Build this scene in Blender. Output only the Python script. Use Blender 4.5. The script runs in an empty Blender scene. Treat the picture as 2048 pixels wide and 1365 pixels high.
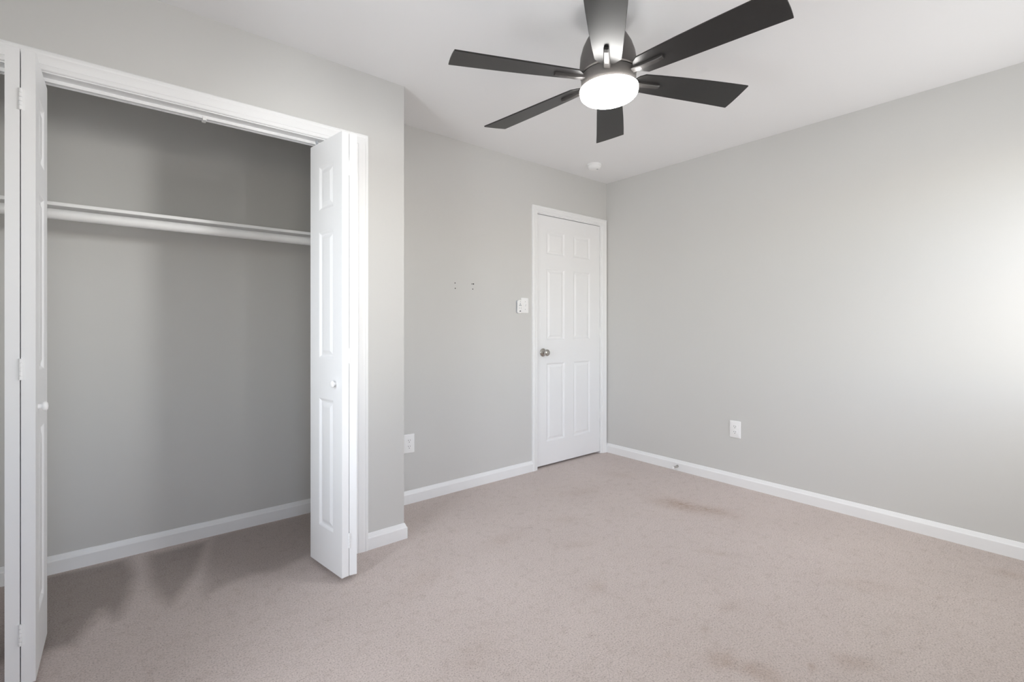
import bpy, bmesh, math, random
from mathutils import Vector, Matrix, noise

PI = math.pi
scene = bpy.context.scene
COL = scene.collection

# ------------------------------------------------------------------ camera
cam_data = bpy.data.cameras.new("camera")
cam_data.sensor_width = 36.0
cam_data.lens = 16.687
cam_data.shift_y = -0.01494
cam_data.clip_start = 0.02
cam = bpy.data.objects.new("camera", cam_data)
cam.location = (0.0, 0.0, 1.1474)
cam.rotation_euler = (PI / 2, 0.0, -math.radians(39.478))
COL.objects.link(cam)
scene.camera = cam

# ------------------------------------------------------------------ world, daylight, exposure
world = bpy.data.worlds.new("world")
scene.world = world
world.use_nodes = True
wn = world.node_tree
for n in list(wn.nodes):
    wn.nodes.remove(n)
w_out = wn.nodes.new("ShaderNodeOutputWorld")
w_bg = wn.nodes.new("ShaderNodeBackground")
w_sky = wn.nodes.new("ShaderNodeTexSky")
w_sky.sky_type = 'NISHITA'
w_sky.sun_disc = False
w_sky.sun_elevation = math.radians(50)
w_sky.sun_rotation = math.radians(200)
w_bg.inputs["Strength"].default_value = 0.54
wn.links.new(w_sky.outputs[0], w_bg.inputs["Color"])
wn.links.new(w_bg.outputs[0], w_out.inputs["Surface"])


def area_light(name, loc, direction, sx, sy, power, color, spread=180):
    d = bpy.data.lights.new(name, 'AREA')
    d.shape = 'RECTANGLE'
    d.size = sx
    d.size_y = sy
    d.energy = power
    d.color = color
    d.spread = math.radians(spread)
    o = bpy.data.objects.new(name, d)
    o.location = loc
    o.rotation_euler = Vector(direction).to_track_quat('-Z', 'Y').to_euler()
    COL.objects.link(o)
    return o


# daylight through the side window and a rear window; fill at an added one
P_SIDE, P_RIGHT, P_LEFT, LAMP, P_RSKY = 36.0, 4.2, 8.5, 36.0, 14.0
area_light("daylight_side_window", (-0.72, 1.26, 1.27), (1, 0, 0), 0.52, 1.62, P_SIDE, (0.93, 0.97, 1.0))
area_light("daylight_rear_window", (2.50, -0.57, 1.82), (-0.643, 0.766, -0.07), 0.36, 0.56, P_RIGHT, (1.0, 0.99, 0.97), 46)
area_light("sky_rear_window", (2.76, -0.43, 1.32), (0, 1, 0), 0.90, 0.90, P_RSKY, (1.0, 0.995, 0.98))
area_light("fill_behind_camera", (-0.02, -0.43, 1.52), (0, 1, 0), 0.76, 1.25, P_LEFT, (0.97, 0.985, 1.0))  # added fill lamp behind the camera, brightens the closet side

scene.view_settings.view_transform = 'Standard'
scene.view_settings.look = 'None'
scene.view_settings.gamma = 1.0
scene.view_settings.use_curve_mapping = False
scene.view_settings.exposure = 0.04
scene.cycles.max_bounces = 16
scene.cycles.diffuse_bounces = 12
scene.cycles.glossy_bounces = 6
scene.cycles.transparent_max_bounces = 8
scene.cycles.sample_clamp_indirect = 6.0
scene.cycles.use_denoising = True
scene.cycles.caustics_reflective = False
scene.cycles.caustics_refractive = False

# ------------------------------------------------------------------ room dimensions (metres)
H = 2.44            # ceiling
XL, XR = -0.55, 3.4126
YREAR, YB = -0.40, 2.7903      # rear wall, wall with the entry door
YC = 2.3493         # front of the closet
YCI = 2.463         # inner face of the closet front wall
YCB = 3.048         # back of the closet
XC = 1.1795         # outer corner of the closet
XCI = 1.065         # inner face of the closet side wall
OX0, OX1, OZ = -0.352, 0.902, 2.045   # closet opening
DX0, DX1, DZ = 2.560, 3.324, 2.040    # entry door leaf
BH, BT = 0.0823, 0.014


# ------------------------------------------------------------------ materials
def new_mat(name):
    m = bpy.data.materials.new(name)
    m.use_nodes = True
    nt = m.node_tree
    b = nt.nodes["Principled BSDF"]
    return m, nt, b


def paint(name, col, rough, var=0.02, vscale=3.0, bump=0.05, bscale=220.0, metal=0.0, spec=0.5, bdist=0.001):
    """painted / plain surface: slight noise in the colour and a fine bump"""
    m, nt, b = new_mat(name)
    tc = nt.nodes.new("ShaderNodeTexCoord")
    n1 = nt.nodes.new("ShaderNodeTexNoise")
    n1.inputs["Scale"].default_value = vscale
    n1.inputs["Detail"].default_value = 3
    nt.links.new(tc.outputs["Object"], n1.inputs["Vector"])
    ramp = nt.nodes.new("ShaderNodeMix")
    ramp.data_type = 'RGBA'
    ramp.inputs[6].default_value = (*[c * (1 - var) for c in col], 1)
    ramp.inputs[7].default_value = (*[min(1, c * (1 + var)) for c in col], 1)
    nt.links.new(n1.outputs["Fac"], ramp.inputs[0])
    nt.links.new(ramp.outputs[2], b.inputs["Base Color"])
    b.inputs["Roughness"].default_value = rough
    b.inputs["Metallic"].default_value = metal
    b.inputs["Specular IOR Level"].default_value = spec
    if bump > 0:
        n2 = nt.nodes.new("ShaderNodeTexNoise")
        n2.inputs["Scale"].default_value = bscale
        n2.inputs["Detail"].default_value = 2
        nt.links.new(tc.outputs["Object"], n2.inputs["Vector"])
        bp = nt.nodes.new("ShaderNodeBump")
        bp.inputs["Strength"].default_value = bump
        bp.inputs["Distance"].default_value = bdist
        nt.links.new(n2.outputs["Fac"], bp.inputs["Height"])
        nt.links.new(bp.outputs["Normal"], b.inputs["Normal"])
    return m


M_WALL = paint("grey_wall_paint", (0.635, 0.632, 0.617), 0.62, 0.012, 1.5, 0.10, 160, spec=0.3)
M_CEIL = paint("white_ceiling_paint", (0.86, 0.86, 0.868), 0.85, 0.01, 1.5, 0.08, 120, spec=0.2)
M_TRIM = paint("white_semi_gloss_paint", (0.88, 0.885, 0.89), 0.38, 0.008, 4, 0.04, 90, spec=0.45)
M_DOOR = paint("white_door_paint", (0.87, 0.875, 0.885), 0.42, 0.008, 4, 0.06, 260, spec=0.4)
M_SHELF = paint("white_shelf_paint", (0.86, 0.86, 0.86), 0.45, 0.01, 4, 0.05, 150)
M_PLASTIC = paint("white_plastic", (0.91, 0.91, 0.91), 0.35, 0.005, 5, 0.0)
M_GREYPL = paint("grey_plastic", (0.40, 0.42, 0.45), 0.45, 0.02, 30, 0.0)
M_DARK = paint("dark_slot", (0.03, 0.03, 0.03), 0.6, 0.05, 30, 0.0)
M_NICKEL = paint("satin_nickel", (0.50, 0.48, 0.45), 0.24, 0.05, 60, 0.02, 400, metal=1.0)
M_FAN = paint("dark_bronze_metal", (0.115, 0.106, 0.100), 0.48, 0.06, 20, 0.03, 500, metal=0.3, spec=0.6)
M_BLADE = paint("espresso_blade", (0.016, 0.0150, 0.0147), 0.38, 0.10, 25, 0.04, 300, spec=0.45)
M_IRON = paint("blade_iron_metal", (0.050, 0.046, 0.044), 0.40, 0.06, 20, 0.03, 500, metal=0.2, spec=0.5)
M_PATCH = paint("ceiling_patch_paint", (0.84, 0.84, 0.848), 0.8, 0.02, 20, 0.05, 200)

m, nt, b = new_mat("lit_opal_glass")
M_LAMP = m
b.inputs["Base Color"].default_value = (0.95, 0.95, 0.93, 1)
b.inputs["Emission Color"].default_value = (1.0, 0.982, 0.955, 1)
b.inputs["Emission Strength"].default_value = LAMP
lw = nt.nodes.new("ShaderNodeTexNoise")
lw.inputs["Scale"].default_value = 8
mr = nt.nodes.new("ShaderNodeMapRange")
mr.inputs["To Min"].default_value = LAMP * 0.95
mr.inputs["To Max"].default_value = LAMP * 1.05
nt.links.new(lw.outputs["Fac"], mr.inputs["Value"])
nt.links.new(mr.outputs["Result"], b.inputs["Emission Strength"])

m, nt, b = new_mat("window_glass")
M_GLASS = m
nt.nodes.remove(b)
out = nt.nodes["Material Output"]
tr = nt.nodes.new("ShaderNodeBsdfTransparent")
gl = nt.nodes.new("ShaderNodeBsdfGlossy")
gl.inputs["Roughness"].default_value = 0.02
fr = nt.nodes.new("ShaderNodeFresnel")
fr.inputs["IOR"].default_value = 1.35
mx = nt.nodes.new("ShaderNodeMixShader")
nt.links.new(fr.outputs[0], mx.inputs[0])
nt.links.new(tr.outputs[0], mx.inputs[1])
nt.links.new(gl.outputs[0], mx.inputs[2])
nt.links.new(mx.outputs[0], out.inputs["Surface"])

# carpet: tuft speckle, broad mottling, stains and vacuum marks (mask stored on the mesh)
m, nt, b = new_mat("beige_cut_pile_carpet")
M_CARPET = m
tc = nt.nodes.new("ShaderNodeTexCoord")


def tex(scale, detail=2.0, rough=0.5, vec=None, dist=0.0):
    n = nt.nodes.new("ShaderNodeTexNoise")
    n.inputs["Scale"].default_value = scale
    n.inputs["Detail"].default_value = detail
    n.inputs["Roughness"].default_value = rough
    n.inputs["Distortion"].default_value = dist
    nt.links.new(vec or tc.outputs["Object"], n.inputs["Vector"])
    return n.outputs["Fac"]


def ramp(fac, stops):
    r = nt.nodes.new("ShaderNodeValToRGB")
    while len(r.color_ramp.elements) < len(stops):
        r.color_ramp.elements.new(0.5)
    for e, (p, c) in zip(r.color_ramp.elements, stops):
        e.position = p
        e.color = (*c, 1)
    nt.links.new(fac, r.inputs[0])
    return r.outputs[0]


def mixc(mode, fac, a, bb):
    x = nt.nodes.new("ShaderNodeMix")
    x.data_type = 'RGBA'
    x.blend_type = mode
    for sock, v in ((x.inputs[0], fac), (x.inputs[6], a), (x.inputs[7], bb)):
        if isinstance(v, (int, float)):
            sock.default_value = v
        elif isinstance(v, tuple):
            sock.default_value = (*v, 1)
        else:
            nt.links.new(v, sock)
    return x.outputs[2]


fine = tex(170, 5, 0.72, dist=0.15)
fine_c = ramp(fine, [(0.30, (0.42, 0.39, 0.37)), (0.46, (0.95, 0.94, 0.93)), (0.70, (1.20, 1.20, 1.20))])
broad = ramp(tex(2.6, 4, 0.6), [(0.3, (0.97, 0.965, 0.96)), (0.7, (1.03, 1.03, 1.03))])
mid = ramp(tex(22, 4, 0.65), [(0.30, (0.90, 0.885, 0.87)), (0.48, (1.01, 1.01, 1.01))])
base = mixc('MULTIPLY', 1.0, (0.61, 0.535, 0.505), fine_c)
base = mixc('MULTIPLY', 1.0, base, broad)
base = mixc('MULTIPLY', 1.0, base, mid)
at = nt.nodes.new("ShaderNodeAttribute")
at.attribute_name = "stain"
at2 = nt.nodes.new("ShaderNodeAttribute")
at2.attribute_name = "nap"
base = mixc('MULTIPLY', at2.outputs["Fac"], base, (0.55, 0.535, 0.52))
mott = nt.nodes.new("ShaderNodeMapRange")
mott.inputs["From Min"].default_value = 0.34
mott.inputs["From Max"].default_value = 0.62
mott.inputs["To Min"].default_value = 0.45
mott.inputs["To Max"].default_value = 1.1
nt.links.new(tex(38, 4, 0.7), mott.inputs["Value"])
mul = nt.nodes.new("ShaderNodeMath")
mul.operation = 'MULTIPLY'
mul.use_clamp = True
nt.links.new(at.outputs["Fac"], mul.inputs[0])
nt.links.new(mott.outputs["Result"], mul.inputs[1])
base = mixc('MULTIPLY', mul.outputs[0], base, (0.60, 0.49, 0.39))
nt.links.new(base, b.inputs["Base Color"])
b.inputs["Roughness"].default_value = 0.95
b.inputs["Specular IOR Level"].default_value = 0.1
b.inputs["Sheen Weight"].default_value = 0.15
b.inputs["Sheen Roughness"].default_value = 0.6
bp = nt.nodes.new("ShaderNodeBump")
bp.inputs["Strength"].default_value = 0.7
bp.inputs["Distance"].default_value = 0.006
nt.links.new(fine, bp.inputs["Height"])
nt.links.new(bp.outputs["Normal"], b.inputs["Normal"])


# ------------------------------------------------------------------ helpers
def link(name, bm, mat, parent=None, smooth=False, bevel=0.0, angle=35):
    me = bpy.data.meshes.new(name)
    bmesh.ops.recalc_face_normals(bm, faces=bm.faces)
    if smooth:
        for f in bm.faces:
            f.smooth = True
        lim = math.radians(angle)
        for e in bm.edges:
            if len(e.link_faces) == 2 and e.calc_face_angle(0) > lim:
                e.smooth = False
    bm.to_mesh(me)
    bm.free()
    me.materials.append(mat)
    o = bpy.data.objects.new(name, me)
    COL.objects.link(o)
    if parent:
        o.parent = parent
    if bevel > 0:
        md = o.modifiers.new("bevel", 'BEVEL')
        md.width = bevel
        md.segments = 2
        md.limit_method = 'ANGLE'
        md.angle_limit = math.radians(50)
        md.harden_normals = False
    return o


def tag(o, label, cat, group=None, kind=None):
    o["label"] = label
    o["category"] = cat
    if group:
        o["group"] = group
    if kind:
        o["kind"] = kind
    return o


def struct(o, label, cat):
    return tag(o, label, cat, None, "structure")


def thing(name, loc, label, cat, rz=0.0, group=None):
    o = bpy.data.objects.new(name, None)
    o.empty_display_size = 0.05
    o.location = loc
    o.rotation_euler = (0, 0, rz)
    COL.objects.link(o)
    return tag(o, label, cat, group)


def add_box(bm, x0, x1, y0, y1, z0, z1):
    v = [bm.verts.new((x, y, z)) for x in (x0, x1) for y in (y0, y1) for z in (z0, z1)]
    for q in ((0, 1, 3, 2), (4, 6, 7, 5), (0, 4, 5, 1), (2, 3, 7, 6), (0, 2, 6, 4), (1, 5, 7, 3)):
        bm.faces.new([v[i] for i in q])


def boxes(*bs):
    bm = bmesh.new()
    for bb in bs:
        add_box(bm, *bb)
    return bm


def add_lathe(bm, prof, seg=40, mtx=None, cap0=True, cap1=True):
    rings = []
    for r, z in prof:
        ring = []
        for i in range(seg):
            a = 2 * PI * i / seg
            p = Vector((r * math.cos(a), r * math.sin(a), z))
            ring.append(bm.verts.new(mtx @ p if mtx else p))
        rings.append(ring)
    for a, bb in zip(rings, rings[1:]):
        for i in range(seg):
            j = (i + 1) % seg
            bm.faces.new((a[i], a[j], bb[j], bb[i]))
    if cap0:
        bm.faces.new(rings[0][::-1])
    if cap1:
        bm.faces.new(rings[-1])


def lathe(prof, seg=40, mtx=None):
    bm = bmesh.new()
    add_lathe(bm, prof, seg, mtx)
    return bm


def prism(outline, z0, z1, mtx=None):
    """closed outline in x,y pulled from z0 to z1"""
    bm = bmesh.new()
    add_prism(bm, outline, z0, z1, mtx)
    return bm


def add_prism(bm, outline, z0, z1, mtx=None):
    f = (lambda p: mtx @ Vector(p)) if mtx else (lambda p: Vector(p))
    lo = [bm.verts.new(f((x, y, z0))) for x, y in outline]
    hi = [bm.verts.new(f((x, y, z1))) for x, y in outline]
    n = len(outline)
    for i in range(n):
        j = (i + 1) % n
        bm.faces.new((lo[i], lo[j], hi[j], hi[i]))
    bm.faces.new(lo[::-1])
    bm.faces.new(hi)


def round_rect(w, h, r, n=6):
    pts = []
    for cx, cy, a0 in ((w / 2 - r, h / 2 - r, 0), (-w / 2 + r, h / 2 - r, 90), (-w / 2 + r, -h / 2 + r, 180), (w / 2 - r, -h / 2 + r, 270)):
        for i in range(n + 1):
            a = math.radians(a0 + 90 * i / n)
            pts.append((cx + r * math.cos(a), cy + r * math.sin(a)))
    return pts


BASE_PROF = [(0.0, 0.0), (BT, 0.0), (BT, 0.058), (BT - 0.001, 0.0605), (BT - 0.004, 0.064), (0.0055, 0.076), (0.004, 0.0805), (0.0, BH)]
CASE_PROF = [(0.0, 0.0), (0.0, 0.007), (0.003, 0.0105), (0.010, 0.0115), (0.017, 0.0100), (0.019, 0.0125), (0.036, 0.0150), (0.044, 0.0165), (0.050, 0.0150), (0.056, 0.0172), (0.064, 0.0165), (0.068, 0.0130), (0.068, 0.0)]


def sweep(rows):
    """rows: lists of points, one per path station; closed profile with end caps"""
    bm = bmesh.new()
    vs = [[bm.verts.new(p) for p in r] for r in rows]
    n = len(rows[0])
    for a, c in zip(vs, vs[1:]):
        for i in range(n):
            j = (i + 1) % n
            bm.faces.new((a[i], a[j], c[j], c[i]))
    bm.faces.new(vs[0][::-1])
    bm.faces.new(vs[-1])
    return bm


def baseboards(path, names, labels):
    """path along the wall faces with the room to its right; one board per straight run, mitred where runs meet"""
    P = [Vector(p) for p in path]
    dirs = [(c - a).normalized() for a, c in zip(P, P[1:])]
    nors = [Vector((d.y, -d.x)) for d in dirs]
    for k, (nm, lb) in enumerate(zip(names, labels)):
        rows = []
        for end in (0, 1):
            i = k + end
            if 0 < i < len(P) - 1:
                n0, n1 = nors[i - 1], nors[i]
                mit = (n0 + n1) / (1 + n0.dot(n1))
            else:
                mit = nors[k]
            rows.append([(P[i].x + mit.x * t, P[i].y + mit.y * t, z) for t, z in BASE_PROF])
        struct(link(nm, sweep(rows), M_TRIM), lb, "baseboard")


def casing(x0, x1, zt, y, width=0.068, side=-1, z0=0.0):
    """three-sided mitred casing round an opening x0..x1 below zt on the wall face y"""
    k = width / 0.068
    rows = []
    for st in range(4):
        row = []
        for w, t in CASE_PROF:
            w *= k
            yy = y + side * t
            row.append([(x0 - w, yy, z0), (x0 - w, yy, zt + w), (x1 + w, yy, zt + w), (x1 + w, yy, z0)][st])
        rows.append(row)
    return sweep(rows)


def panel_face(bm, W, Hh, y, out, panels, steps):
    """a face in the x,z plane at y with moulded panels; out = +1/-1 is the way it looks"""
    xs = sorted({0.0, W, *[p[0] for p in panels], *[p[1] for p in panels]})
    zs = sorted({0.0, Hh, *[p[2] for p in panels], *[p[3] for p in panels]})
    cache = {}

    def V(x, yy, z):
        k = (round(x, 5), round(yy, 5), round(z, 5))
        if k not in cache:
            cache[k] = bm.verts.new((x, yy, z))
        return cache[k]

    def quad(a, bb, c, d):
        try:
            bm.faces.new((a, bb, c, d))
        except ValueError:
            pass
    for xa, xb in zip(xs, xs[1:]):
        for za, zb in zip(zs, zs[1:]):
            cx, cz = (xa + xb) / 2, (za + zb) / 2
            if any(p[0] < cx < p[1] and p[2] < cz < p[3] for p in panels):
                continue
            quad(V(xa, y, za), V(xb, y, za), V(xb, y, zb), V(xa, y, zb))
    for (px0, px1, pz0, pz1) in panels:
        # border points of the panel shared with the grid
        prev = [V(px0, y, pz0), V(px1, y, pz0), V(px1, y, pz1), V(px0, y, pz1)]
        for ins, dep in steps:
            yy = y - out * dep
            cur = [V(px0 + ins, yy, pz0 + ins), V(px1 - ins, yy, pz0 + ins), V(px1 - ins, yy, pz1 - ins), V(px0 + ins, yy, pz1 - ins)]
            for i in range(4):
                j = (i + 1) % 4
                quad(prev[i], prev[j], cur[j], cur[i])
            prev = cur
        quad(*prev)


PANEL_STEPS = [(0.004, 0.0015), (0.012, 0.0075), (0.018, 0.0080), (0.022, 0.0070), (0.036, 0.0022), (0.040, 0.0018)]


def panel_slab(W, T, Hh, panels):
    """moulded slab: x 0..W, y 0 (front) .. T (back), z 0..Hh"""
    bm = bmesh.new()
    panel_face(bm, W, Hh, 0.0, -1, panels, PANEL_STEPS)
    panel_face(bm, W, Hh, T, 1, panels, PANEL_STEPS)
    for a, c in (((0, 0), (W, 0)), ((W, 0), (W, Hh)), ((W, Hh), (0, Hh)), ((0, Hh), (0, 0))):
        f = [bm.verts.new(p) for p in ((a[0], 0, a[1]), (c[0], 0, c[1]), (c[0], T, c[1]), (a[0], T, a[1]))]
        bm.faces.new(f)
    bmesh.ops.remove_doubles(bm, verts=bm.verts, dist=1e-5)
    return bm


# ------------------------------------------------------------------ floor with stains and vacuum marks
def seg_dist(p, a, c):
    ab = c - a
    t = max(0.0, min(1.0, (p - a).dot(ab) / ab.length_squared))
    return (p - (a + ab * t)).length


def poly_mask(p, poly, soft):
    inside = False
    n = len(poly)
    d = 9.0
    for i in range(n):
        a, c = poly[i], poly[(i + 1) % n]
        if (a.y > p.y) != (c.y > p.y) and p.x < (c.x - a.x) * (p.y - a.y) / (c.y - a.y) + a.x:
            inside = not inside
        d = min(d, seg_dist(p, a, c))
    s = d if inside else -d
    return max(0.0, min(1.0, 0.5 + s / (2 * soft)))


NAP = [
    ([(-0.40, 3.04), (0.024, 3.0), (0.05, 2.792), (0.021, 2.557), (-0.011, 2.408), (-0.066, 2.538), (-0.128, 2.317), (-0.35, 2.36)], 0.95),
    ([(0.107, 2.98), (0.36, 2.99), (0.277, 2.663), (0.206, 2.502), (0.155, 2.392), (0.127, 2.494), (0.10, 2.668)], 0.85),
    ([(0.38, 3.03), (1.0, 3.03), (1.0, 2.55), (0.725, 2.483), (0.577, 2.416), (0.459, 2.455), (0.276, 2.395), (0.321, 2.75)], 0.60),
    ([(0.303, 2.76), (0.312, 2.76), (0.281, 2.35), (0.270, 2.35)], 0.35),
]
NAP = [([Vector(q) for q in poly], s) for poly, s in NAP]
# stains: centre x, y, half lengths, rotation (deg), strength
STAINS = [
    (2.765, 1.650, 0.150, 0.085, -80, 0.80), (2.82, 1.500, 0.14, 0.075, -70, 0.66), (2.73, 1.765, 0.09, 0.050, -80, 0.45),
    (1.585, 0.785, 0.060, 0.038, -50, 0.55), (1.630, 0.695, 0.075, 0.038, -50, 0.55), (1.795, 0.590, 0.016, 0.012, 0, 0.70),
    (1.93, 0.505, 0.055, 0.035, -40, 0.40),
    (1.614, 1.384, 0.050, 0.035, 30, 0.30), (2.312, 1.197, 0.075, 0.030, -60, 0.32), (1.578, 1.996, 0.12, 0.05, 10, 0.20),
    (1.835, 1.709, 0.09, 0.04, -30, 0.22), (2.026, 1.967, 0.10, 0.04, -30, 0.20), (3.161, 0.229, 0.07, 0.04, -60, 0.34),
    (0.539, 2.239, 0.008, 0.005, 40, 1.0), (1.47, 0.93, 0.010, 0.014, 0, 0.40), (1.92, 0.93, 0.05, 0.03, -40, 0.24),
    (1.70, 0.92, 0.018, 0.012, 0, 0.38), (1.05, 1.90, 0.14, 0.05, 20, 0.16), (2.55, 0.62, 0.14, 0.05, -60, 0.18),
    (0.95, 1.35, 0.12, 0.07, 20, 0.12), (2.45, 2.22, 0.16, 0.06, -20, 0.20), (2.95, 2.30, 0.14, 0.07, -70, 0.20),
]
nx, ny = 270, 300
fx0, fx1, fy0, fy1 = XL - 0.15, XR + 0.15, YREAR - 0.15, 3.9
bm = bmesh.new()
lay_s = bm.verts.layers.float.new("stain")
lay_n = bm.verts.layers.float.new("nap")
grid = []
for j in range(ny + 1):
    row = []
    for i in range(nx + 1):
        x = fx0 + (fx1 - fx0) * i / nx
        y = fy0 + (fy1 - fy0) * j / ny
        v = bm.verts.new((x, y, 0.0))
        wx = x + 0.030 * noise.noise((x * 9, y * 9, 1.7))
        wy = y + 0.030 * noise.noise((x * 9, y * 9, 7.1))
        s = 0.0
        for (cx, cy, a, c, r, k) in STAINS:
            dx, dy = (wx - cx, wy - cy) if a > 0.02 else (x - cx, y - cy)
            if abs(dx) > 0.5 or abs(dy) > 0.5:
                continue
            ca, sa = math.cos(math.radians(r)), math.sin(math.radians(r))
            u, w = (dx * ca + dy * sa) / a, (-dx * sa + dy * ca) / c
            s = max(s, k * math.exp(-(u * u + w * w)))
        v[lay_s] = s
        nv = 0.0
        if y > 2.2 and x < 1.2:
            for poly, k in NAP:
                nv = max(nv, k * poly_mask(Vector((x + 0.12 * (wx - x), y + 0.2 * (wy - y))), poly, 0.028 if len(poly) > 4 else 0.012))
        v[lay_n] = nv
        row.append(v)
    grid.append(row)
for j in range(ny):
    for i in range(nx):
        bm.faces.new((grid[j][i], grid[j][i + 1], grid[j + 1][i + 1], grid[j + 1][i]))
# thickness below
r = bmesh.ops.extrude_face_region(bm, geom=[f for f in bm.faces])
low = [g for g in r["geom"] if isinstance(g, bmesh.types.BMVert)]
for v in low:
    v.co.z = -0.06
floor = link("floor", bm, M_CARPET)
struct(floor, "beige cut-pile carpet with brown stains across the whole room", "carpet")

# ------------------------------------------------------------------ shell
X0, X1, Y0, Y1 = XL - 0.14, XR + 0.14, YREAR - 0.14, 3.9
ceiling = link("ceiling", boxes((X0, X1, Y0, Y1, H, H + 0.10)), M_CEIL)
struct(ceiling, "flat white painted ceiling above the grey walls", "ceiling")
link("ceiling_patch", lathe([(0.030, H - 0.0006), (0.034, H + 0.002)], 28, Matrix.Translation((2.265, 1.246, 0))), M_PATCH, ceiling)

struct(link("wall_right", boxes((XR, XR + 0.12, Y0, Y1, 0, H)), M_WALL), "long plain grey wall with a single outlet, meeting the entry door corner", "wall")
wall_back = link("wall_back", boxes((XC, DX0 - 0.022, YB, YB + 0.115, 0, H), (DX1 + 0.022, XR, YB, YB + 0.115, 0, H), (DX0 - 0.022, DX1 + 0.022, YB, YB + 0.115, DZ + 0.022, H)), M_WALL)
struct(wall_back, "grey wall holding the entry door and the light switch", "wall")
struct(link("wall_closet_front", boxes((XL, OX0 - 0.019, YC, YCI, 0, H), (OX1 + 0.019, XC, YC, YCI, 0, H), (OX0 - 0.019, OX1 + 0.019, YC, YCI, OZ + 0.019, H)), M_WALL), "grey wall around and above the open closet, with an outer corner", "wall")
struct(link("wall_closet_side", boxes((XCI, XC, YCI, YCB, 0, H)), M_WALL), "short grey side wall of the closet bump-out beside the alcove", "wall")
struct(link("wall_closet_back", boxes((XL, XC, YCB, YCB + 0.115, 0, H)), M_WALL), "shaded grey back wall inside the open closet", "wall")
struct(link("wall_hall", boxes((XC, XR, 3.78, 3.9, 0, H), (XC, XC + 0.1, YCB + 0.115, 3.78, 0, H)), M_WALL), "hallway wall out of sight behind the closed entry door", "wall")

# left and rear walls with a window each
WZ0, WZ1 = 0.82, 2.12
WY0, WY1, WYZ0 = 0.97, 1.54, 0.44
struct(link("wall_left", boxes((XL - 0.13, XL, Y0, WY0, 0, H), (XL - 0.13, XL, WY1, YCB + 0.115, 0, H), (XL - 0.13, XL, WY0, WY1, 0, WYZ0), (XL - 0.13, XL, WY0, WY1, WZ1, H)), M_WALL), "grey wall with a window beside the camera, next to the closet", "wall")
RX0, RX1 = 2.24, 3.28
SX0, SX1 = -0.44, 0.40  # opening for the window added with the fill lamp
struct(link("wall_rear", boxes((XL, SX0, YREAR - 0.13, YREAR, 0, H), (RX1, XR, YREAR - 0.13, YREAR, 0, H), (RX0, RX1, YREAR - 0.13, YREAR, 0, WZ0), (RX0, RX1, YREAR - 0.13, YREAR, WZ1, H),
                                 (SX1, RX0, YREAR - 0.13, YREAR, 0, H), (SX0, SX1, YREAR - 0.13, YREAR, 0, WZ0), (SX0, SX1, YREAR - 0.13, YREAR, WZ1, H)), M_WALL), "grey wall behind the camera with one window and one added for fill light", "wall")


def window(name, along, a0, a1, face, outward, label, z0, z1):
    """sash window: along 'x' or 'y'; face = room-side wall face, outward = sign of the outside direction"""
    root = thing(name, (0, 0, 0), label, "window")
    root["kind"] = "structure"

    def bxs(lst):
        out = []
        for (p0, p1, d0, d1, za, zb) in lst:
            e0, e1 = sorted((face + outward * d0, face + outward * d1))
            out.append((p0, p1, e0, e1, za, zb) if along == 'x' else (e0, e1, p0, p1, za, zb))
        return boxes(*out)
    zm = (z0 + z1) / 2
    t = 0.035
    link("window_frame", bxs([(a0, a0 + t, 0.03, 0.11, z0, z1), (a1 - t, a1, 0.03, 0.11, z0, z1), (a0 + t, a1 - t, 0.03, 0.11, z0, z0 + t), (a0 + t, a1 - t, 0.03, 0.11, z1 - t, z1)]), M_TRIM, root, bevel=0.002)
    for za, zb, d in ((z0 + t, zm + 0.015, 0.045), (zm - 0.015, z1 - t, 0.075)):
        s = link("sash", bxs([(a0 + t, a0 + 2 * t, d, d + 0.025, za, zb), (a1 - 2 * t, a1 - t, d, d + 0.025, za, zb), (a0 + 2 * t, a1 - 2 * t, d, d + 0.025, za, za + t), (a0 + 2 * t, a1 - 2 * t, d, d + 0.025, zb - t, zb)]), M_TRIM, root, bevel=0.002)
        link("pane", bxs([(a0 + 2 * t, a1 - 2 * t, d + 0.010, d + 0.014, za + t, zb - t)]), M_GLASS, s)
    link("window_sill", bxs([(a0 - 0.05, a1 + 0.05, -0.035, 0.03, z0 - 0.022, z0)]), M_TRIM, root, bevel=0.003)
    return root


window("window_1", 'y', WY0, WY1, XL, -1, "white double-hung window in the wall next to the closet", WYZ0, WZ1)
window("window_2", 'x', RX0, RX1, YREAR, -1, "white double-hung window behind the camera, near the long plain wall", WZ0, WZ1)
window("fill_window", 'x', SX0, SX1, YREAR, -1, "white double-hung window added right behind the camera for fill light", WZ0, WZ1)  # unseen window, added to go with the fill lamp

# baseboards
baseboards([(OX1 + 0.004 + 0.068, YC), (XC, YC), (XC, YB), (2.506, YB)],
           ["baseboard_closet_front", "baseboard_closet_side", "baseboard_back"],
           ["short white baseboard between closet casing and the outer corner", "white baseboard on the side of the closet bump-out", "white baseboard under the light switch, running to the entry door"])
baseboards([(XR, YB), (XR, YREAR)], ["baseboard_right"], ["long white baseboard under the plain wall with the door stop"])
baseboards([(XL, YCB), (XCI, YCB)], ["baseboard_closet_back"], ["white baseboard along the back inside the open closet"])
baseboards([(XL, YCI), (XL, YCB)], ["baseboard_closet_end"], ["white baseboard at the far end inside the closet, behind folded doors"])
baseboards([(XCI, YCB), (XCI, YCI)], ["baseboard_closet_inner_side"], ["white baseboard inside the closet, hidden behind the folded doors"])
baseboards([(XL, YREAR), (XL, YC)], ["baseboard_left"], ["white baseboard under the side window"])
baseboards([(XR, YREAR), (XL, YREAR)], ["baseboard_rear"], ["white baseboard on the wall behind the camera"])

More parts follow.
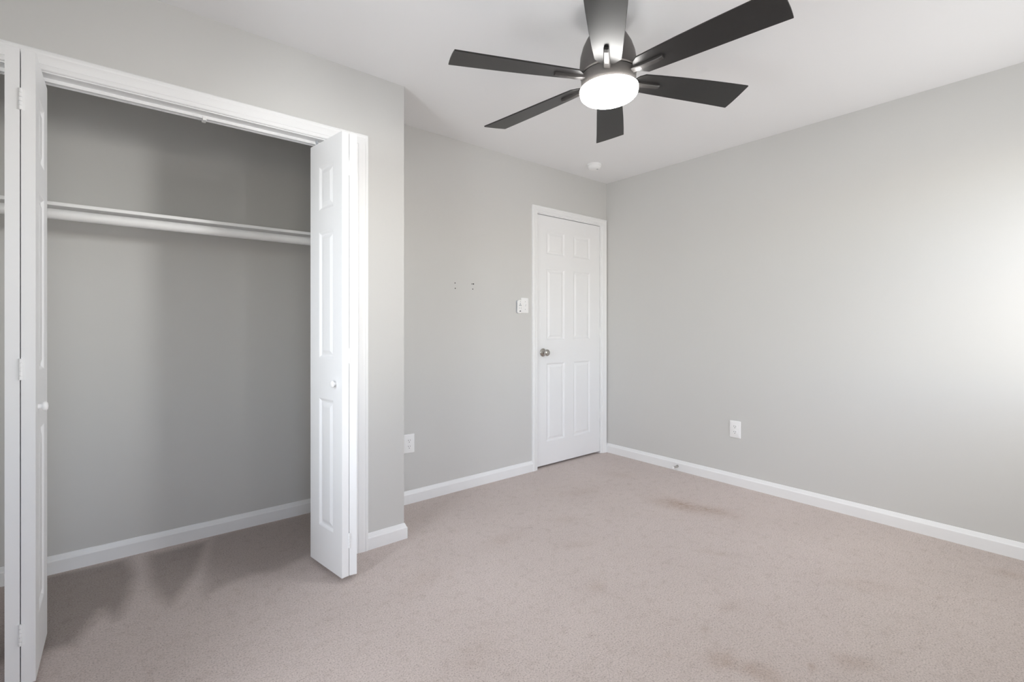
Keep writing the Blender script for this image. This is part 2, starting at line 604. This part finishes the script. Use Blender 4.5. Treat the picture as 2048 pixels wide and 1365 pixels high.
# closet trim: casing, jamb and folding-door track
struct(link("trim_1", casing(OX0 - 0.004, OX1 + 0.004, OZ - 0.004 + 0.008, YC), M_TRIM, smooth=True, angle=25), "white moulded casing around the wide closet opening", "casing")
struct(link("trim_2", boxes((OX0 - 0.019, OX0, YC, YCI, 0, OZ), (OX1, OX1 + 0.019, YC, YCI, 0, OZ), (OX0 - 0.019, OX1 + 0.019, YC, YCI, OZ, OZ + 0.019)), M_TRIM), "white jamb boards lining the closet opening", "jamb")
trk = thing("door_track", (0, 0, 0), "thin white folding-door track under the closet head jamb", "door track")
link("rail", boxes((OX0 + 0.002, OX1 - 0.002, 2.398, 2.403, OZ - 0.013, OZ), (OX0 + 0.002, OX1 - 0.002, 2.425, 2.430, OZ - 0.013, OZ), (OX0 + 0.002, OX1 - 0.002, 2.403, 2.425, OZ - 0.003, OZ)), M_TRIM, trk)
link("snap_catch", boxes((0.268, 0.283, 2.396, 2.432, OZ - 0.020, OZ - 0.003)), M_SHELF, trk, bevel=0.002)

# entry door casing and jamb
cb = bmesh.new()
struct(link("trim_3", casing(DX0 - 0.006, DX1 + 0.022, DZ + 0.010, YB, 0.054), M_TRIM, smooth=True, angle=25), "white moulded casing around the closed entry door", "casing")
struct(link("trim_4", boxes((DX0 - 0.022, DX0 - 0.004, YB, YB + 0.115, 0, DZ + 0.005), (DX1 + 0.003, DX1 + 0.022, YB, YB + 0.115, 0, DZ + 0.005), (DX0 - 0.022, DX1 + 0.022, YB, YB + 0.115, DZ + 0.005, DZ + 0.022),
                            (DX0 - 0.004, DX0 + 0.010, YB + 0.046, YB + 0.080, 0, DZ + 0.005), (DX1 - 0.010, DX1 + 0.003, YB + 0.046, YB + 0.080, 0, DZ + 0.005), (DX0 + 0.01, DX1 - 0.01, YB + 0.046, YB + 0.080, DZ - 0.010, DZ + 0.005)), M_TRIM), "white jamb boards lining the entry doorway", "jamb")

# ------------------------------------------------------------------ entry door
door = thing("door_1", (DX0, YB + 0.007, 0.0), "closed white six-panel entry door with a round nickel knob", "door")
door["kind"] = "structure"
DW, DB = DX1 - DX0, 0.018
pl = [(0.108, 0.318), (0.424, 0.637)]
pz = [(0.205 - DB, 0.842 - DB), (1.030 - DB, 1.614 - DB), (1.728 - DB, 1.921 - DB)]
leaf = link("door_panel", panel_slab(DW, 0.035, DZ - DB, [(a, c, e, f) for a, c in pl for e, f in pz]), M_DOOR, door, bevel=0.0015)
leaf.location = (0, 0, DB)
RX = Matrix.Rotation(PI / 2, 4, 'X')      # lathe axis +z -> -y (into the room)
kn = link("door_knob", lathe([(0.0335, 0.0), (0.0335, 0.004), (0.030, 0.009), (0.018, 0.012), (0.0125, 0.016), (0.0125, 0.026), (0.017, 0.031), (0.0255, 0.037), (0.0275, 0.045), (0.0265, 0.054), (0.021, 0.0605), (0.010, 0.063), (0.006, 0.0615), (0.0055, 0.0615)], 36, RX), M_NICKEL, door, smooth=True, angle=50)
kn.location = (2.627 - DX0, 0.0, 0.931)
link("lock_button", lathe([(0.0045, 0.058), (0.0045, 0.0655), (0.003, 0.0665)], 16, RX), M_NICKEL, kn, smooth=True)
for hz in (1.815, 1.088, 0.350):
    bm = boxes((-0.0305, 0.0, -0.0015, 0.001, -0.044, 0.044), (0.003, 0.020, -0.0015, 0.001, -0.044, 0.044))
    for i in range(5):
        add_lathe(bm, [(0.0055, -0.044 + i * 0.0178), (0.0055, -0.044 + i * 0.0178 + 0.0168)], 14, Matrix.Translation((0.0015, -0.0065, 0)))
    add_lathe(bm, [(0.0032, -0.048), (0.0032, 0.048), (0.002, 0.050)], 12, Matrix.Translation((0.0015, -0.0065, 0)))
    hg = link("hinge", bm, M_TRIM, door, smooth=True)
    hg.location = (DW, 0, hz)


# ------------------------------------------------------------------ folding closet doors
def bifold(name, apex_x, apex_y, lead_ang, pivot_ang, mirror, label):
    """two hinged leaves; origin on the fold at the floor; s = +1 lead leaf on the left (right-hand pair)"""
    s = mirror
    root = thing(name, (apex_x, apex_y, 0), label, "closet door", group="folding closet doors")
    W, T, Z0, Hh = 0.303, 0.0325, 0.026, 1.985
    pan = [(0.078, 0.216, 0.207 - Z0, 0.808 - Z0), (0.078, 0.216, 0.996 - Z0, 1.588 - Z0), (0.078, 0.216, 1.690 - Z0, 1.898 - Z0)]
    leaves = []
    for part, ang, sx in (("lead_leaf", lead_ang, -1), ("pivot_leaf", pivot_ang, 1)):
        bm = panel_slab(W, T, Hh, pan)
        # slab x (0..W) runs from the fold into the opening (+y); slab y (0 front) faces away from the fold gap
        o = link(part, bm, M_DOOR, root, bevel=0.002)
        side = sx * s
        for v in o.data.vertices:
            x, y, z = v.co
            v.co = (side * (T - y) + side * 0.0012, x, z + Z0)
        if side > 0:
            o.data.flip_normals()
        o.rotation_euler = (0, 0, ang)
        leaves.append(o)
    lead = leaves[0]
    side = -s
    m = Matrix.Rotation(PI / 2 * side, 4, 'Y')
    kz = 0.885
    k = link("knob", lathe([(0.0080, -0.002), (0.0072, 0.006), (0.0080, 0.0095), (0.0130, 0.0115), (0.0158, 0.0155), (0.0148, 0.0200), (0.0095, 0.0232), (0.002, 0.0242)], 28, m), M_PLASTIC, lead, smooth=True, angle=60)
    k.location = (side * (T + 0.0012), 0.056, kz)
    for hz in (1.852, 1.012, 0.186):
        bm = boxes((-0.010, -0.001, -0.0012, 0.0008, -0.033, 0.033), (0.001, 0.010, -0.0012, 0.0008, -0.033, 0.033))
        for i in range(5):
            add_lathe(bm, [(0.0042, -0.033 + i * 0.0134), (0.0042, -0.033 + i * 0.0134 + 0.0124)], 12, Matrix.Translation((0, -0.0035, 0)))
        h = link("hinge", bm, M_TRIM, root, smooth=True)
        h.location = (0, 0, hz)
    # top pins that run in the track
    for o, yy in ((lead, W - 0.03), (leaves[1], W - 0.03)):
        sd = -s if o is lead else s
        p = link("top_pin", lathe([(0.004, Z0 + Hh - 0.01), (0.004, OZ - 0.016), (0.006, OZ - 0.015), (0.006, OZ - 0.004)], 12), M_GREYPL, o, smooth=True)
        p.location = (sd * (T / 2), yy, 0)
    return root


bifold("bifold_door", 0.7885, 2.105, math.radians(8.6), math.radians(-8.6), 1, "white folding closet door pair folded open next to the outer corner")
bifold("bifold_door", -0.2415, 2.110, math.radians(0.0), math.radians(2.6), -1, "white folding closet door pair folded open at the photo's left edge")

# ------------------------------------------------------------------ closet shelf and rod
sh = tag(link("closet_shelf", boxes((XL, XCI, 2.725, YCB, 1.6475, 1.6625)), M_SHELF, bevel=0.002), "white closet shelf above the hanging rod", "shelf")
rodm = Matrix.Translation((0, 2.742, 1.614)) @ Matrix.Rotation(PI / 2, 4, 'Y')
rod = tag(link("closet_rod", lathe([(0.0215, XL + 0.006), (0.0215, XCI - 0.006)], 32, rodm), M_SHELF, smooth=True), "round white hanging rod under the closet shelf", "rod")


for x0, x1 in ((XL, XL + 0.014), (XCI - 0.014, XCI)):
    link("rod_socket", lathe([(0.029, x0), (0.029, x1)], 28, rodm), M_PLASTIC, rod, smooth=True)


# ------------------------------------------------------------------ wall plates
def plate_mesh(w, h, t=0.006):
    bm = bmesh.new()
    rows = []
    for ins, z in ((0.0, 0.0), (0.0, t * 0.45), (0.003, t * 0.85), (0.006, t)):
        rows.append([bm.verts.new((x, y, z)) for x, y in round_rect(w - 2 * ins, h - 2 * ins, 0.004, 4)])
    n = len(rows[0])
    for a, c in zip(rows, rows[1:]):
        for i in range(n):
            bm.faces.new((a[i], a[(i + 1) % n], c[(i + 1) % n], c[i]))
    bm.faces.new(rows[0][::-1])
    bm.faces.new(rows[-1])
    return bm


def wall_thing(name, loc, rot, label, cat, group=None):
    """thing on a wall: local x along the wall, local y up, local z out of the wall"""
    o = thing(name, loc, label, cat, group=group)
    o.rotation_euler = rot
    return o


ON_BACK = (PI / 2, 0, 0)
ON_RIGHT = (PI / 2, 0, -PI / 2)


def outlet(loc, rot, label):
    o = wall_thing("wall_outlet", loc, rot, label, "outlet", "white wall outlets")
    link("cover_plate", plate_mesh(0.079, 0.122), M_PLASTIC, o, smooth=True, angle=60)
    for sy in (0.0195, -0.0195):
        ol = [(x, y * 0.93 + sy) for x, y in round_rect(0.034, 0.030, 0.011, 6)]
        s = link("receptacle", prism(ol, 0.005, 0.0078), M_PLASTIC, o, smooth=True)
        for dx, hh in ((-0.0063, 0.0078), (0.0063, 0.0064)):
            link("slot", boxes((dx - 0.0012, dx + 0.0012, sy + 0.004 - hh / 2, sy + 0.004 + hh / 2, 0.0070, 0.0081)), M_DARK, s)
        link("slot", lathe([(0.0026, 0.0070), (0.0026, 0.0081)], 14, Matrix.Translation((0, sy - 0.0075, 0))), M_DARK, s)
    link("screw", lathe([(0.0032, 0.005), (0.0030, 0.0068), (0.001, 0.0072)], 14), M_PLASTIC, o, smooth=True)
    return o


outlet((1.4345, YB, 0.385), ON_BACK, "white outlet half hidden by the closet corner, above the baseboard")
outlet((XR, 1.615, 0.401), ON_RIGHT, "white outlet low on the long plain wall, away from the corner")

sw = wall_thing("light_switch", (2.4265, YB, 1.3045), ON_BACK, "white toggle light switch next to the entry door casing", "light switch")
link("cover_plate", plate_mesh(0.074, 0.119), M_PLASTIC, sw, smooth=True, angle=60)
link("toggle", sweep([[(-0.005, -0.012, 0.005), (0.005, -0.012, 0.005), (0.005, 0.012, 0.005), (-0.005, 0.012, 0.005)], [(-0.0042, 0.001, 0.016), (0.0042, 0.001, 0.016), (0.0042, 0.010, 0.018), (-0.0042, 0.010, 0.018)]]), M_PLASTIC, sw, bevel=0.001)
for sy in (0.030, -0.030):
    s = link("screw", lathe([(0.0032, 0.005), (0.0030, 0.0066), (0.001, 0.007)], 14), M_GREYPL, sw, smooth=True)
    s.location = (0, sy, 0)

# fan remote in its wall cradle
rm = wall_thing("fan_remote", (2.3600, YB, 1.2935), ON_BACK, "white waisted ceiling fan remote in a wall cradle beside the light switch", "remote control")


def remote_outline(wtop, wmid, h, n=40):
    pts = []
    for i in range(n):
        a = 2 * PI * i / n
        c, s_ = math.cos(a), math.sin(a)
        y = h / 2 * (abs(s_) ** 0.85) * (1 if s_ >= 0 else -1)
        w = wmid + (wtop - wmid) * min(1.0, (abs(y) / (h / 2) / 0.62) ** 2)
        x = w / 2 * (abs(c) ** 0.42) * (1 if c >= 0 else -1)
        pts.append((x, y))
    return pts


link("cradle", prism(remote_outline(0.046, 0.040, 0.100), 0.0, 0.012), M_GREYPL, rm, smooth=True)
bm = bmesh.new()
rows = []
for k, z in ((1.0, 0.010), (1.0, 0.018), (0.95, 0.0225), (0.86, 0.0245)):
    rows.append([bm.verts.new((x * k, y * (1 - (1 - k) * 0.6), z)) for x, y in remote_outline(0.046, 0.039, 0.104)])
n = len(rows[0])
for a, c in zip(rows, rows[1:]):
    for i in range(n):
        bm.faces.new((a[i], a[(i + 1) % n], c[(i + 1) % n], c[i]))
bm.faces.new(rows[0][::-1])
bm.faces.new(rows[-1])
link("remote_body", bm, M_PLASTIC, rm, smooth=True)
for k in range(3):     # fan symbol of three lobes on a narrowing pad
    a = math.radians(90 + 120 * k)
    ol = [(0.0075 * math.cos(a) + 0.0062 * math.cos(t) * math.cos(a) - 0.0036 * math.sin(t) * math.sin(a), 0.014 + 0.0075 * math.sin(a) + 0.0062 * math.cos(t) * math.sin(a) + 0.0036 * math.sin(t) * math.cos(a)) for t in [2 * PI * i / 16 for i in range(16)]]
    link("fan_button", prism(ol, 0.024, 0.0258), M_GREYPL, rm)
for bx, by, rr in ((0.0, 0.038, 0.0032), (-0.009, -0.006, 0.0025), (0.009, -0.006, 0.0025), (-0.009, -0.016, 0.0025), (0.009, -0.016, 0.0025)):
    bt = link("button", lathe([(rr, 0.024), (rr, 0.0255), (rr * 0.6, 0.026)], 14), M_GREYPL, rm, smooth=True)
    bt.location = (bx, by, 0)
bt = link("power_button", prism([(0.0075 * math.cos(t), -0.034 + 0.0038 * math.sin(t)) for t in [2 * PI * i / 20 for i in range(20)]], 0.0235, 0.0258), M_DARK, rm)

# screw holes left in the wall
for hx, hz, hr in ((1.787, 1.4435, 0.0042), (1.789, 1.4070, 0.0042), (1.929, 1.4450, 0.0038), (1.9415, 1.4455, 0.0055), (1.936, 1.4085, 0.0042)):
    h = link("screw_hole", lathe([(hr, 0.0), (hr * 0.8, 0.0008)], 14, RX), M_DARK, wall_back)
    h.location = (hx, YB, hz)

# ------------------------------------------------------------------ spring door stop on the baseboard
ds = thing("door_stop", (XR - BT, 2.066, 0.036), "small metal spring door stop on the long baseboard near the corner", "door stop")
mm = Matrix.Rotation(-PI / 2, 4, 'Y')
link("mounting_base", lathe([(0.010, 0.0), (0.010, 0.004), (0.007, 0.009), (0.006, 0.012)], 18, mm), M_NICKEL, ds, smooth=True)
bm = bmesh.new()
turns, per, seg = 12, 12, 6
prev = None
for i in range(turns * per + 1):
    a = 2 * PI * i / per
    x = -(0.010 + 0.048 * i / (turns * per))
    c = Vector((x, 0.0052 * math.cos(a), 0.0052 * math.sin(a)))
    e1 = Vector((0, math.cos(a), math.sin(a)))
    ring = [bm.verts.new(c + e1 * 0.0013 * math.cos(2 * PI * k / seg) + Vector((1, 0, 0)) * 0.0013 * math.sin(2 * PI * k / seg)) for k in range(seg)]
    if prev:
        for k in range(seg):
            bm.faces.new((prev[k], prev[(k + 1) % seg], ring[(k + 1) % seg], ring[k]))
    else:
        bm.faces.new(ring)
    prev = ring
bm.faces.new(prev[::-1])
link("spring", bm, M_NICKEL, ds, smooth=True)
link("rubber_tip", lathe([(0.0068, 0.056), (0.0075, 0.060), (0.0075, 0.068), (0.005, 0.072)], 18, mm), M_PLASTIC, ds, smooth=True)

# ------------------------------------------------------------------ smoke detector
sd = thing("smoke_detector", (2.928, 2.518, H), "round white smoke detector on the ceiling near the entry door", "smoke detector")
link("base_ring", lathe([(0.056, 0.0), (0.056, -0.010), (0.054, -0.012)], 40), M_PLASTIC, sd, smooth=True)
link("cover", lathe([(0.051, -0.010), (0.052, -0.020), (0.048, -0.030), (0.040, -0.036), (0.026, -0.039), (0.008, -0.040)], 40), M_PLASTIC, sd, smooth=True)
tb = link("test_button", lathe([(0.008, -0.037), (0.008, -0.0405), (0.006, -0.0415)], 20), M_GREYPL, sd, smooth=True)
tb.location = (0.014, -0.020, 0.001)

# ------------------------------------------------------------------ ceiling fan
fan = thing("ceiling_fan", (1.5555, 1.2735, H), "dark six-blade ceiling fan with a lit round lamp", "ceiling fan")
fan.rotation_euler = (-0.0208, -0.0295, 0)
link("canopy", lathe([(0.062, 0.004), (0.062, -0.012), (0.055, -0.028), (0.036, -0.040), (0.018, -0.044)], 40), M_FAN, fan, smooth=True)
link("downrod", lathe([(0.014, -0.040), (0.014, -0.075)], 20), M_FAN, fan, smooth=True)
link("motor_housing", lathe([(0.016, -0.060), (0.034, -0.064), (0.060, -0.078), (0.084, -0.103), (0.101, -0.136), (0.112, -0.172), (0.1170, -0.215), (0.1175, -0.246), (0.1130, -0.250)], 56), M_FAN, fan, smooth=True)
link("light_ring", lathe([(0.108, -0.249), (0.1125, -0.253), (0.1130, -0.262), (0.1105, -0.300), (0.1095, -0.3095)], 56), M_FAN, fan, smooth=True)
link("lamp_shade", lathe([(0.106, -0.3085), (0.1195, -0.3095), (0.1200, -0.320), (0.1165, -0.334), (0.107, -0.344), (0.092, -0.351), (0.060, -0.356), (0.02, -0.358)], 56), M_LAMP, fan, smooth=True)

lower = [(0.122, -0.020), (0.130, -0.034), (0.152, -0.049), (0.22, -0.054), (0.32, -0.059), (0.44, -0.0625), (0.56, -0.064), (0.6575, -0.0640)]
tip = [(0.6595, -0.035), (0.6615, 0.0), (0.6622, 0.040), (0.6612, 0.070)]
upper = [(0.660, 0.0872), (0.56, 0.080), (0.44, 0.0730), (0.32, 0.0660), (0.22, 0.0595), (0.156, 0.0545), (0.132, 0.034), (0.122, 0.022)]
A0 = -0.3950
for k in range(6):
    bl = link("blade", prism(lower + tip + upper, -0.003, 0.003), M_BLADE, fan, bevel=0.0012)
    bl.matrix_local = Matrix.Translation((0, 0, -0.265)) @ Matrix.Rotation(A0 + k * PI / 3, 4, 'Z') @ Matrix.Rotation(-0.1942, 4, 'X')
    rows = []
    for r_, hw, zt, zb in ((0.105, 0.0135, 0.0045, -0.013), (0.122, 0.0132, 0.0015, -0.014), (0.150, 0.0115, -0.0025, -0.0165), (0.225, 0.0098, -0.0025, -0.0155), (0.240, 0.0095, -0.0025, -0.0125)):
        rows.append([(r_, -hw, zt), (r_, -hw, zb + 0.003), (r_, -hw + 0.003, zb), (r_, hw - 0.003, zb), (r_, hw, zb + 0.003), (r_, hw, zt)])
    link("blade_iron", sweep(rows), M_IRON, bl, bevel=0.0008)
